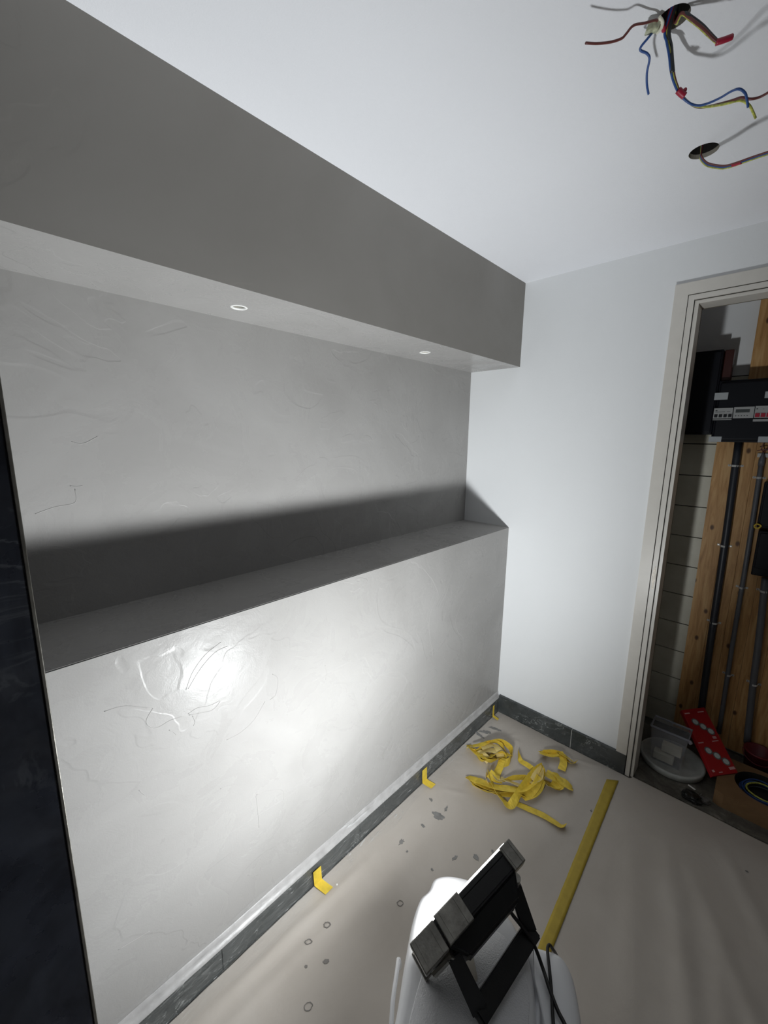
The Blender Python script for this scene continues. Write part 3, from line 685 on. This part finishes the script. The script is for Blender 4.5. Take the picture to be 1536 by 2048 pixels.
# ------------------------------------------------------------------ wires hanging from the ceiling holes
def zc(px, py, z): return at(px, py, 2, z)
WA = thing('ceiling_wires', 'bunch of coloured loose electric wires hanging from the nearer ceiling hole', 'wires', (.822, -1.137, 2.5))
def wire(par, pts, mat, r=.0020, name='wire'):
    bb = new(); tube(bb, [p if isinstance(p, Vector) else at(p[0], p[1], 2, p[2]) for p in pts], r, 8, 5); return obj(name, bb, mat, par, smooth=True)
hA = lambda dx, dy: Vector((.826+dx, -1.135+dy, 2.53))
wire(WA, [hA(-.01, -.02), (1322,44,2.497), (1312,40,2.485), (1290,46,2.475), (1267,51,2.465), (1252,68,2.455), (1243,77,2.45), (1222,84,2.445), (1195,87,2.44), (1171,86,2.437)], M_BROWN, .0022)
wire(WA, [hA(-.012, -.015), (1316,52,2.492), (1306,64,2.48), (1297,75,2.47), (1280,98,2.46), (1294,107,2.455), (1299,118,2.45), (1294,145,2.44), (1294,170,2.43), (1297,188,2.425)], M_BLUE, .0022)
bundle = [(1333,62,2.49), (1336,85,2.475), (1341,112,2.455), (1344,140,2.435), (1350,165,2.425), (1362,190,2.415), (1380,207,2.402), (1398,213,2.397)]
def off(pts, dx, dy): return [(a+dx, b_+dy, z) for a, b_, z in pts]
wire(WA, [hA(0, 0)]+off(bundle, 0, 0)+[(1420,213,2.39), (1450,208,2.37), (1480,201,2.36), (1497,209,2.35), (1505,222,2.345), (1511,236,2.34)], M_GY, .0022)
wire(WA, [hA(.004, -.004)]+off(bundle, -3, -2)+[(1415,207,2.39), (1440,196,2.38), (1462,183,2.37), (1478,178,2.36), (1490,186,2.355), (1494,200,2.35), (1496,214,2.345)], M_BLUE, .0022)
wire(WA, [hA(-.004, .004)]+off(bundle, 3, 2)+[(1425,211,2.39), (1460,202,2.37), (1482,195,2.36), (1500,198,2.35), (1520,194,2.35), (1545,180,2.35)], M_BROWN, .0022)
wire(WA, [hA(.004, .006)]+[(1337,62,2.49), (1341,95,2.47), (1343,120,2.448), (1345,145,2.430)], M_BLACKW, .0046)
wire(WA, [hA(.0, .010)]+[(1350,45,2.495), (1362,26,2.49), (1375,32,2.48), (1393,46,2.46), (1410,60,2.445), (1422,73,2.435), (1434,84,2.427)], M_BROWN, .0024)
wire(WA, [hA(.0, .006)]+[(1352,47,2.495), (1364,29,2.488), (1380,40,2.475), (1398,54,2.46), (1414,69,2.445), (1432,85,2.427)], M_GY, .0022)
wire(WA, [hA(.004, .012)]+[(1354,45,2.495), (1368,26,2.488), (1384,34,2.475), (1405,50,2.46), (1420,66,2.445), (1436,83,2.427)], M_BLACKW, .0024)
wire(WA, [(1432,85,2.427), (1448,80,2.428), (1464,74,2.432)], M_REDW, .0050, 'red_end_cap')
wire(WA, [(1356,180,2.418), (1362,186,2.413), (1369,192,2.408)], M_REDW, .0062, 'red_crimp')
wire(WA, [(1361,186,2.413), (1367,182,2.415), (1371,179,2.418)], M_REDW, .0038, 'red_crimp')
wire(WA, [hA(.002, -.002), (1330,58,2.492), (1326,52,2.49)], M_REDW, .0038, 'red_crimp')
b = new(); p = at(1306, 52, 2, 2.482); q = at(1312, 40, 2, 2.492)
fbox(b, p-Vector((.010, .007, .006)), Vector((.020, .010, 0)), Vector((-.006, .012, 0)), Vector((.004, 0, .012)), .002); obj('wire_connector', b, simple('clear_connector', (.50, .52, .36), .15, var=.35, vs=150), WA)
b = new(); tube(b, [at(1318,34,2,2.49), at(1325,45,2,2.485), at(1321,58,2,2.48), at(1312,66,2,2.478)], .0032, 8); obj('wire', b, M_PACK, WA, smooth=True)
WC = thing('ceiling_wires', 'thin bundle of wires curving out of the far ceiling hole beside the door', 'wires', (.820, -.625, 2.5))
hB = lambda dx, dy: Vector((.815+dx, -.632+dy, 2.54))
b2 = [(1403,302,2.50), (1402,315,2.48), (1413,328,2.455), (1432,333,2.43), (1450,334,2.412), (1472,328,2.40), (1500,318,2.395), (1530,308,2.393), (1560,298,2.39)]
wire(WC, [hB(0, 0)]+b2, M_BLUE, .0020); wire(WC, [hB(-.003, 0)]+off(b2, -1, 3), M_GY, .0020); wire(WC, [hB(.003, 0)]+off(b2, 1, -3), M_BROWN, .0020)
wire(WC, [(1465,330,2.402), (1474,327,2.40), (1483,324,2.398)], M_REDW, .0048, 'red_crimp')
# openings in the bulkhead soffit: ragged rim + wire stub
for i, (cx, cy, lab) in enumerate(((-.161, -1.541, 'small ragged opening with white rim, nearer one in the bulkhead underside'), (-.150, -.642, 'small ragged opening with white rim, farther one in the bulkhead underside'))):
    bb = new(); n = 28; rings = []
    for rr, zz_ in ((.0185, ZB+.003), (.019, ZB-.0012), (.0235, ZB-.0014), (.0255, ZB+.0004)):
        rings.append([bb.verts.new((cx+rr*(1+.14*noise.noise(Vector((3*math.cos(2*math.pi*k/n), 3*math.sin(2*math.pi*k/n), i*5)))*(rr > .02))*math.cos(2*math.pi*k/n), cy+rr*math.sin(2*math.pi*k/n), zz_)) for k in range(n)])
    for A, B in zip(rings, rings[1:]):
        for k in range(n): bb.faces.new((A[k], A[(k+1) % n], B[(k+1) % n], B[k]))
    obj('opening_rim', bb, M_DUST, BK, smooth=True)
    bb = new(); disc(bb, (cx-.003, cy+.004, ZB+.008), .013, 'Z', 18, .004); obj('opening_plug', bb, M_STICK if i == 0 else M_DUST, BK)

# ------------------------------------------------------------------ meter cupboard
PN = thing('pine_panel', 'pine mounting panel of vertical planks on the cupboard back wall', 'wood panel', (1.3, .58, .02))
xs = [.842, .925, 1.00, 1.09, 1.175, 1.27, 1.36, 1.45, 1.55, 1.65, 1.76]
for i, (a, c) in enumerate(zip(xs, xs[1:])):
    bb = new(); box(bb, (a+.0004, .570+.0006*(i % 2), .02), (c-.0004, .592, 2.40 if i else 1.80), .0006); obj('plank', bb, M_WOOD, PN)
FB = thing('fuse_box', 'black fuse box with a row of breakers on the pine panel', 'fuse box', (1.1, .56, 1.69))
FY = .455
b = new(); box(b, (.825, FY+.012, 1.688), (1.62, .5695, 1.985), .004); box(b, (.832, FY, 1.70), (1.61, FY+.014, 1.975), .006)
obj('enclosure', b, M_CABINET, FB)
def mod(name, x0, x1, z0, z1, mat, par=FB, y=FY, t=.006):
    bb = new(); box(bb, (x0, y-t, z0), (x1, y+.002, z1), .0008); return obj(name, bb, mat, par)
x0 = .8225
br = mod('breaker', x0, .8955, 1.803, 1.853, M_MODULE)
for k in range(4):
    mod('toggle', x0+.004+k*.0180, x0+.0165+k*.0180, 1.808, 1.822, M_BLACKP, br, FY-.006, .005)
mod('print_line', x0+.006, x0+.014, 1.838, 1.844, M_LCD, br, FY-.006, .0004); mod('print_line', x0+.006, x0+.045, 1.833, 1.8355, M_LCD, br, FY-.006, .0004); mod('print_line', x0+.050, x0+.064, 1.833, 1.8355, M_LCD, br, FY-.006, .0004)
mod('breaker_lip', x0, .8955, 1.7955, 1.799, M_MODULE)
mt = mod('energy_meter', .8985, .9735, 1.803, 1.856, M_MODULE)
mod('display', .906, .958, 1.829, 1.845, M_LCD, mt, FY-.006, .0006)
for k in range(5): mod('button', .907+k*.0105, .911+k*.0105, 1.812, 1.816, M_LCD, mt, FY-.006, .0012)
for j in range(3):
    rb = mod('breaker', .976+j*.066, 1.040+j*.066, 1.803, 1.858, M_MODULE)
    for k in range(3): mod('toggle', .979+j*.066+k*.020, .995+j*.066+k*.020, 1.806, 1.824, M_REDSW, rb, FY-.006, .005)
    mod('print_line', .980+j*.066, .986+j*.066, 1.842, 1.847, M_LCD, rb, FY-.006, .0004); mod('print_line', 1.002+j*.066, 1.008+j*.066, 1.842, 1.844, M_LCD, rb, FY-.006, .0004)
    mod('breaker_lip', .974+j*.066, 1.038+j*.066, 1.786, 1.797, M_MODULE)
for u0, v0, u1, v1 in ((1430, 786, 1455, 799), (1531, 783, 1556, 795), (1418, 873, 1442, 884), (1517, 873, 1545, 885)):
    a = at(u0, v0, 1, FY); c = at(u1, v1, 1, FY); s = mod('sticker', a.x, c.x, c.z, a.z, M_STICK, FB, FY, .0008)
MC = thing('meter_cabinet', 'plain black cabinet beside the fuse box behind the door frame', 'cabinet', (.75, .5, 1.73))
b = new(); box(b, (.645, .47, 1.725), (.8245, .5925, 2.135), .004); obj('body', b, M_CABINET, MC)
b = new(); box(b, (.655, .462, 1.735), (.8185, .471, 2.125), .003); obj('door', b, M_CABINET, MC)
b = new(); box(b, (.827, .50, 1.988), (.862, .5695, 2.135), .003); o = obj('dark_red_module', b, simple('brownish_red_plastic', (.05, .012, .01), .4)); tag(o, 'small dark red module between black cabinet and pine board', 'module')

def conduit(label, p, q, r, mat, clips, y, group='vertical conduits on the pine panel'):
    t = thing('conduit_pipe', label, 'pipe', (q.x, y, q.z), group)
    bb = new(); tube(bb, [p, p.lerp(q, .33)+Vector((.0015, 0, 0)), p.lerp(q, .66)-Vector((.0015, 0, 0)), q], r, 16, 6); obj('pipe', bb, mat, t, smooth=True)
    for (u, v) in clips:
        z = at(u, v, 1, y-r).z; f = (z-p.z)/(q.z-p.z); x = p.x+(q.x-p.x)*f; bb = new()
        pts = [Vector((x-r-.014, .5685, z)), Vector((x-r-.003, .5680, z)), Vector((x-r-.0015, y, z)), Vector((x-r*.72, y-r*.75, z)), Vector((x, y-r-.0015, z)), Vector((x+r*.72, y-r*.75, z)), Vector((x+r+.0015, y, z)), Vector((x+r+.003, .5680, z)), Vector((x+r+.014, .5685, z))]
        rows = [[bb.verts.new(q_+Vector((0, 0, s*.005))) for s in (-1, 1)] for q_ in pts]
        for A, B in zip(rows, rows[1:]): bb.faces.new((A[0], A[1], B[1], B[0]))
        cl = obj('saddle_clip', bb, M_CLIP, t); s = cl.modifiers.new('thickness', 'SOLIDIFY'); s.thickness = .0016; s.offset = 1
        for s_ in (-1, 1): bb = new(); disc(bb, (x+s_*(r+.009), .5655, z), .003, 'Y', 10, .002); obj('screw', bb, M_METAL, cl)
    return t
YP = .548
conduit('thick black conduit pipe, leftmost of the three on the pine panel', Vector((.930, YP, 1.69)), Vector((.962, YP, .05)), .0165, M_PIPED, ((1472, 932), (1452, 1094), (1425, 1247)), YP)
conduit('thin grey conduit pipe, middle one of the three on the pine panel', Vector((1.028, YP+.004, 1.600)), Vector((1.048, YP+.004, .10)), .0105, M_PIPE, ((1520, 956), (1484, 1177), (1456, 1352)), YP+.004)
conduit('mid grey conduit pipe, rightmost of the three, below the black junction box', Vector((1.118, YP, 1.02)), Vector((1.165, YP, .11)), .015, M_PIPE, ((1530, 1185), (1503, 1370)), YP)
CN = thing('cone_sleeve', 'dark tapered cable sleeve on top of the thin grey conduit', 'cable sleeve', (1.028, YP, 1.60))
bb = new(); lathe(bb, (1.028, YP+.004, 1.575), [(.0125, 0), (.0125, .03), (.006, .055), (.003, .07)], 14); obj('sleeve', bb, M_PIPE, CN, smooth=True)
bb = new(); tube(bb, [(1.028, YP, 1.642), (1.02, .535, 1.66), (1.025, .53, 1.69)], .0022, 6); tube(bb, [(1.029, YP, 1.642), (1.04, .535, 1.655), (1.045, .53, 1.69)], .0022, 6); tube(bb, [(1.005, .53, 1.648), (1.03, .53, 1.655), (1.06, .53, 1.650)], .0024, 6)
o = obj('loose_wires', bb, M_BROWN, CN)
o = new(); box(o, (1.008, .562, 1.616), (1.060, .5695, 1.636), .001); o = obj('terminal_strip', o, M_CLIP); tag(o, 'small pale terminal strip on the pine panel under the fuse box', 'terminal strip')
JB = thing('junction_box', 'black junction box, upper one at the right edge of the doorway', 'junction box', (1.2, .56, 1.27), 'black boxes on the pine panel')
b = new(); box(b, (1.052, .50, 1.275), (1.36, .5695, 1.50), .005); box(b, (1.060, .494, 1.285), (1.35, .502, 1.49), .003); obj('enclosure', b, M_CABINET, JB)
JB = thing('junction_box', 'black junction box with ribbed lid, lower one at the right edge of the doorway', 'junction box', (1.2, .56, 1.03), 'black boxes on the pine panel')
b = new(); box(b, (1.062, .50, 1.035), (1.36, .5695, 1.262), .005); obj('enclosure', b, M_CABINET, JB)
b = new(); box(b, (1.070, .492, 1.075), (1.35, .501, 1.252), .003)
for k in range(9): box(b, (1.08+k*.03, .4895, 1.085), (1.088+k*.03, .493, 1.245))
obj('lid', b, M_CABINET, JB)
b = new(); tube(b, [at(1508, 1052, 1, .49), at(1514, 1048, 1, .488), at(1522, 1052, 1, .487), at(1514, 1057, 1, .488), at(1508, 1053, 1, .49)], .0035, 8, 5)
tag(obj('yellow_cap', b, M_YEL, smooth=True), 'little yellow cap between the two black junction boxes', 'cap')

# things on the cupboard floor
BT_ = thing('bucket_lid', 'round shallow off-white lid under the clear bin', 'lid', (.875, .285, 0))
b = new(); lathe(b, (.885, .262, -.0035), [(.128, 0), (.142, .006), (.146, .030), (.143, .036), (.132, .036), (.127, .012), (.05, .010), (.01, .010)], 48); obj('lid', b, M_TUB, BT_, smooth=True)
BN = thing('clear_bin', 'clear plastic bin with a thick rim, standing on the round lid', 'bin', (.87, .25, .01))
def bin_mesh():
    bb = new(); x0, x1, y0, y1 = .800, .930, .205, .285; X0, X1, Y0, Y1 = .786, .948, .190, .297; zb, zt = .010, .205; t = .003
    ring = lambda a, c, d, e, z: [bb.verts.new(p) for p in ((a, d, z), (c, d, z), (c, e, z), (a, e, z))]
    R = [ring(x0, x1, y0, y1, zb), ring(X0, X1, Y0, Y1, zt), ring(X0+t, X1-t, Y0+t, Y1-t, zt), ring(x0+t, x1-t, y0+t, y1-t, zb+t)]
    bb.faces.new(R[0]); bb.faces.new(R[3])
    for A, B in zip(R, R[1:]):
        for i in range(4): bb.faces.new((A[i], A[(i+1) % 4], B[(i+1) % 4], B[i]))
    obj('tub', bb, M_CLEAR, BN)
    bb = new(); tube(bb, [(X0, Y0, zt), (X1, Y0, zt), (X1, Y1, zt), (X0, Y1, zt), (X0, Y0, zt)], .0055, 8, 0)
    obj('rim', bb, simple('bin_rim', (.30, .31, .35), .3), BN)
    bb = new(); tube(bb, [(X1+.002, Y0-.002, zt+.003), (X1+.010, Y0-.002, zt-.004), (X1+.004, Y0-.002, zt-.012)], .0065, 8, 4); obj('handle', bb, simple('bin_handle', (.36, .35, .40), .3), BN, smooth=True)
bin_mesh()
for (u0, v0, u1, v1, yy, lab) in ((1326, 1472, 1368, 1497, .232, 'upper off-white packet inside the clear bin'), (1314, 1486, 1356, 1518, .212, 'lower off-white packet inside the clear bin')):
    a = at(u0, v0, 1, yy); c = at(u1, v1, 1, yy); b = new()
    zt = max(a.z, c.z) if False else a.z+.0; zh = .045
    zz0 = .0135 if 'lower' in lab else .0600
    x_0, x_1 = ((.838, .924) if 'upper' in lab else (.808, .898))
    box(b, (x_0, yy, zz0), (x_1, yy+.045, zz0+.040), .003); tag(obj('white_packet', b, M_PACK), lab, 'packet', 'packets in the clear bin')

# red carton leaning on the bin
def carton():
    BL = Vector((1.059, .192, .0715)); BR = Vector((1.143, .300, .0715)); TL = at(1363, 1420, 1, .415); TR = at(1411, 1413, 1, .520)
    u = (BR-BL); v = (TL-BL); u2 = TR-TL; u = (u+u2)/2
    n = u.cross(v).normalized()
    if n.dot(CAM-BL) < 0: n = -n
    R_ = thing('red_carton', 'tall flat red carton printed with two rows of round spotlights, leaning by the bin', 'box', BL)
    b = new(); fbox(b, BL-n*.022, u, v, n*.022, .0015); obj('carton', b, M_REDPK, R_)
    def pt(a, c, h=.0004): return BL+u*a+v*c+n*h
    un = u.normalized(); vn = (v-un*v.dot(un)).normalized()
    for cs in ((.74, .70, .655), (.30, .255, .21)):
        pass
    groups = (((.33, .785), (.55, .70), (.76, .615)), ((.30, .345), (.53, .26), (.76, .165)))
    for G in groups:
        for a, c in G:
            bb = new(); disc(bb, pt(a, c), .0185, (un, vn, n), 20, .0004); r = obj('printed_lamp', bb, M_RING, R_)
            bb = new(); disc(bb, pt(a, c, .0009), .0130, (un, vn, n), 20, .0004); obj('printed_lens', bb, M_LENS, r)
    for a, c, w_, h_ in ((.06, .925, .030, .006), (.62, .925, .036, .005), (.05, .46, .030, .006), (.62, .46, .036, .005), (.08, .05, .012, .010), (.76, .05, .030, .012), (.72, .50, .020, .012), (.30, .03, .02, .004)):
        bb = new(); fbox(bb, pt(a, c), un*w_, vn*h_, n*.0004); obj('printed_mark', bb, M_PRINT, R_)
carton()

# cardboard cable-coil box
CX0, CX1, CY0, CY1, CZ = 1.075, 1.46, .095, .410, .069
CC = thing('cable_box', 'brown cardboard box with a round opening and blue cable inside', 'box', (1.27, .2, 0))
b = new(); hc = (1.245, .268, .069); n = 40
outer = []
for k in range(n):
    t = 2*math.pi*k/n; c_, s_ = math.cos(t), math.sin(t); hx, hy = (CX1-CX0)/2, (CY1-CY0)/2; f = min(hx/abs(c_) if abs(c_) > 1e-6 else 9, hy/abs(s_) if abs(s_) > 1e-6 else 9)
    outer.append(((CX0+CX1)/2+c_*f, (CY0+CY1)/2+s_*f))
O = [b.verts.new((x, y, CZ)) for x, y in outer]; I = [b.verts.new((hc[0]+.108*math.cos(2*math.pi*k/n), hc[1]+.108*math.sin(2*math.pi*k/n), CZ)) for k in range(n)]
I2 = [b.verts.new((v.co.x, v.co.y, .012)) for v in I]; O2 = [b.verts.new((v.co.x, v.co.y, -.0035)) for v in O]
for k in range(n):
    k2 = (k+1) % n; b.faces.new((O[k], O[k2], I[k2], I[k])); b.faces.new((O[k], O2[k], O2[k2], O[k2])); f = b.faces.new((I[k], I[k2], I2[k2], I2[k])); f.material_index = 1
f = b.faces.new(I2); f.material_index = 1; b.faces.new(O2)
obj('carton', b, [M_CARD, M_HOLE], CC)
CO = thing('cable_coil', 'coil of blue and black cable inside the brown box opening', 'cable', (hc[0], hc[1], .02))
for j, (r, z, mt_) in enumerate(((.092, .03, M_BLACKW), (.086, .045, M_BLUE), (.080, .055, M_BLACKW), (.070, .060, M_BLUE), (.076, .072, M_BLUE), (.060, .068, M_GY), (.055, .05, M_BLACKW))):
    b = new(); tube(b, [(hc[0]+r*math.cos(t)*(1+.03*math.sin(3*t+j)), hc[1]+r*math.sin(t), z*.75+.004*math.sin(2*t+j)) for t in [2*math.pi*k/24 for k in range(25)]], .004 if j % 2 else .003, 6, 1); obj('cable_loop', b, mt_, CO, smooth=True)
for (x, y, r, h, lab) in ((1.215, .492, .058, .12, 'dark red tub on the cupboard floor behind the brown box'), (1.40, .492, .060, .17, 'second dark red tub at the right edge of the doorway')):
    t = thing('red_tub', lab, 'tub', (x, y, 0), 'dark red tubs in the cupboard')
    b = new(); lathe(b, (x, y, -.0035), [(r*.85, 0), (r, h), (r+.005, h), (r+.005, h+.008), (r-.004, h+.008), (r*.82, .02), (.005, .02)], 32); obj('tub', b, M_REDTUB, t, smooth=True)
    b = new(); tube(b, [(x+(r+.006)*math.cos(a), y+(r+.006)*math.sin(a), h-.01-.03*math.sin(math.pi*(k/8))) for k, a in enumerate([math.pi+math.pi*k/8 for k in range(9)])], .002, 6, 3); obj('handle', b, M_REDTUB, t, smooth=True)
# crumpled black bag and dirt at the threshold
def lump(name, c, sx, sy, sz, mat, label, cat, seed, amp=.35):
    bb = new(); bmesh.ops.create_icosphere(bb, subdivisions=3, radius=1)
    for v in bb.verts:
        n_ = 1+amp*noise.noise(v.co*1.9+Vector((seed, 0, 0)))+amp*.5*abs(noise.noise(v.co*4.5+Vector((0, seed, 0))))
        v.co = Vector((c[0]+v.co.x*sx*n_, c[1]+v.co.y*sy*n_, max(c[2]+v.co.z*sz*n_, -.0035)))
    return tag(obj(name, bb, mat), label, cat)
lump('black_bag', (1.000, .048, .016), .038, .030, .020, M_BAG, 'small crumpled black plastic bag at the threshold beside the brown box', 'bag', 2)
lump('grey_rag', (1.045, .075, .010), .022, .020, .012, simple('grey_rag_cloth', (.13, .12, .11), .8, bs=.4), 'grey dusty rag on the cupboard floor between the black bag and the brown box', 'rag', 6)
for u, v, l, a, lab in ((1376, 1567, .034, -.5, 'long white chip lying on the cupboard floor'), (1399, 1588, .014, 1.2, 'short white chip beside the black bag')):
    c = at(u, v, 2, .04); b = new(); fbox(b, Vector((c.x, c.y, .030)), Vector((math.cos(a)*l, math.sin(a)*l*.9, .002)), Vector((.003, .007, 0)), Vector((0, 0, .003)), .0008)
    tag(obj('white_chip', b, M_DUST), lab, 'debris')
b = new(); box(b, (.766, .012, -.004), (1.614, .095, .001), .0008); tag(obj('trim_3', b, M_CONC), 'dusty stone threshold of the cupboard', kind='structure')
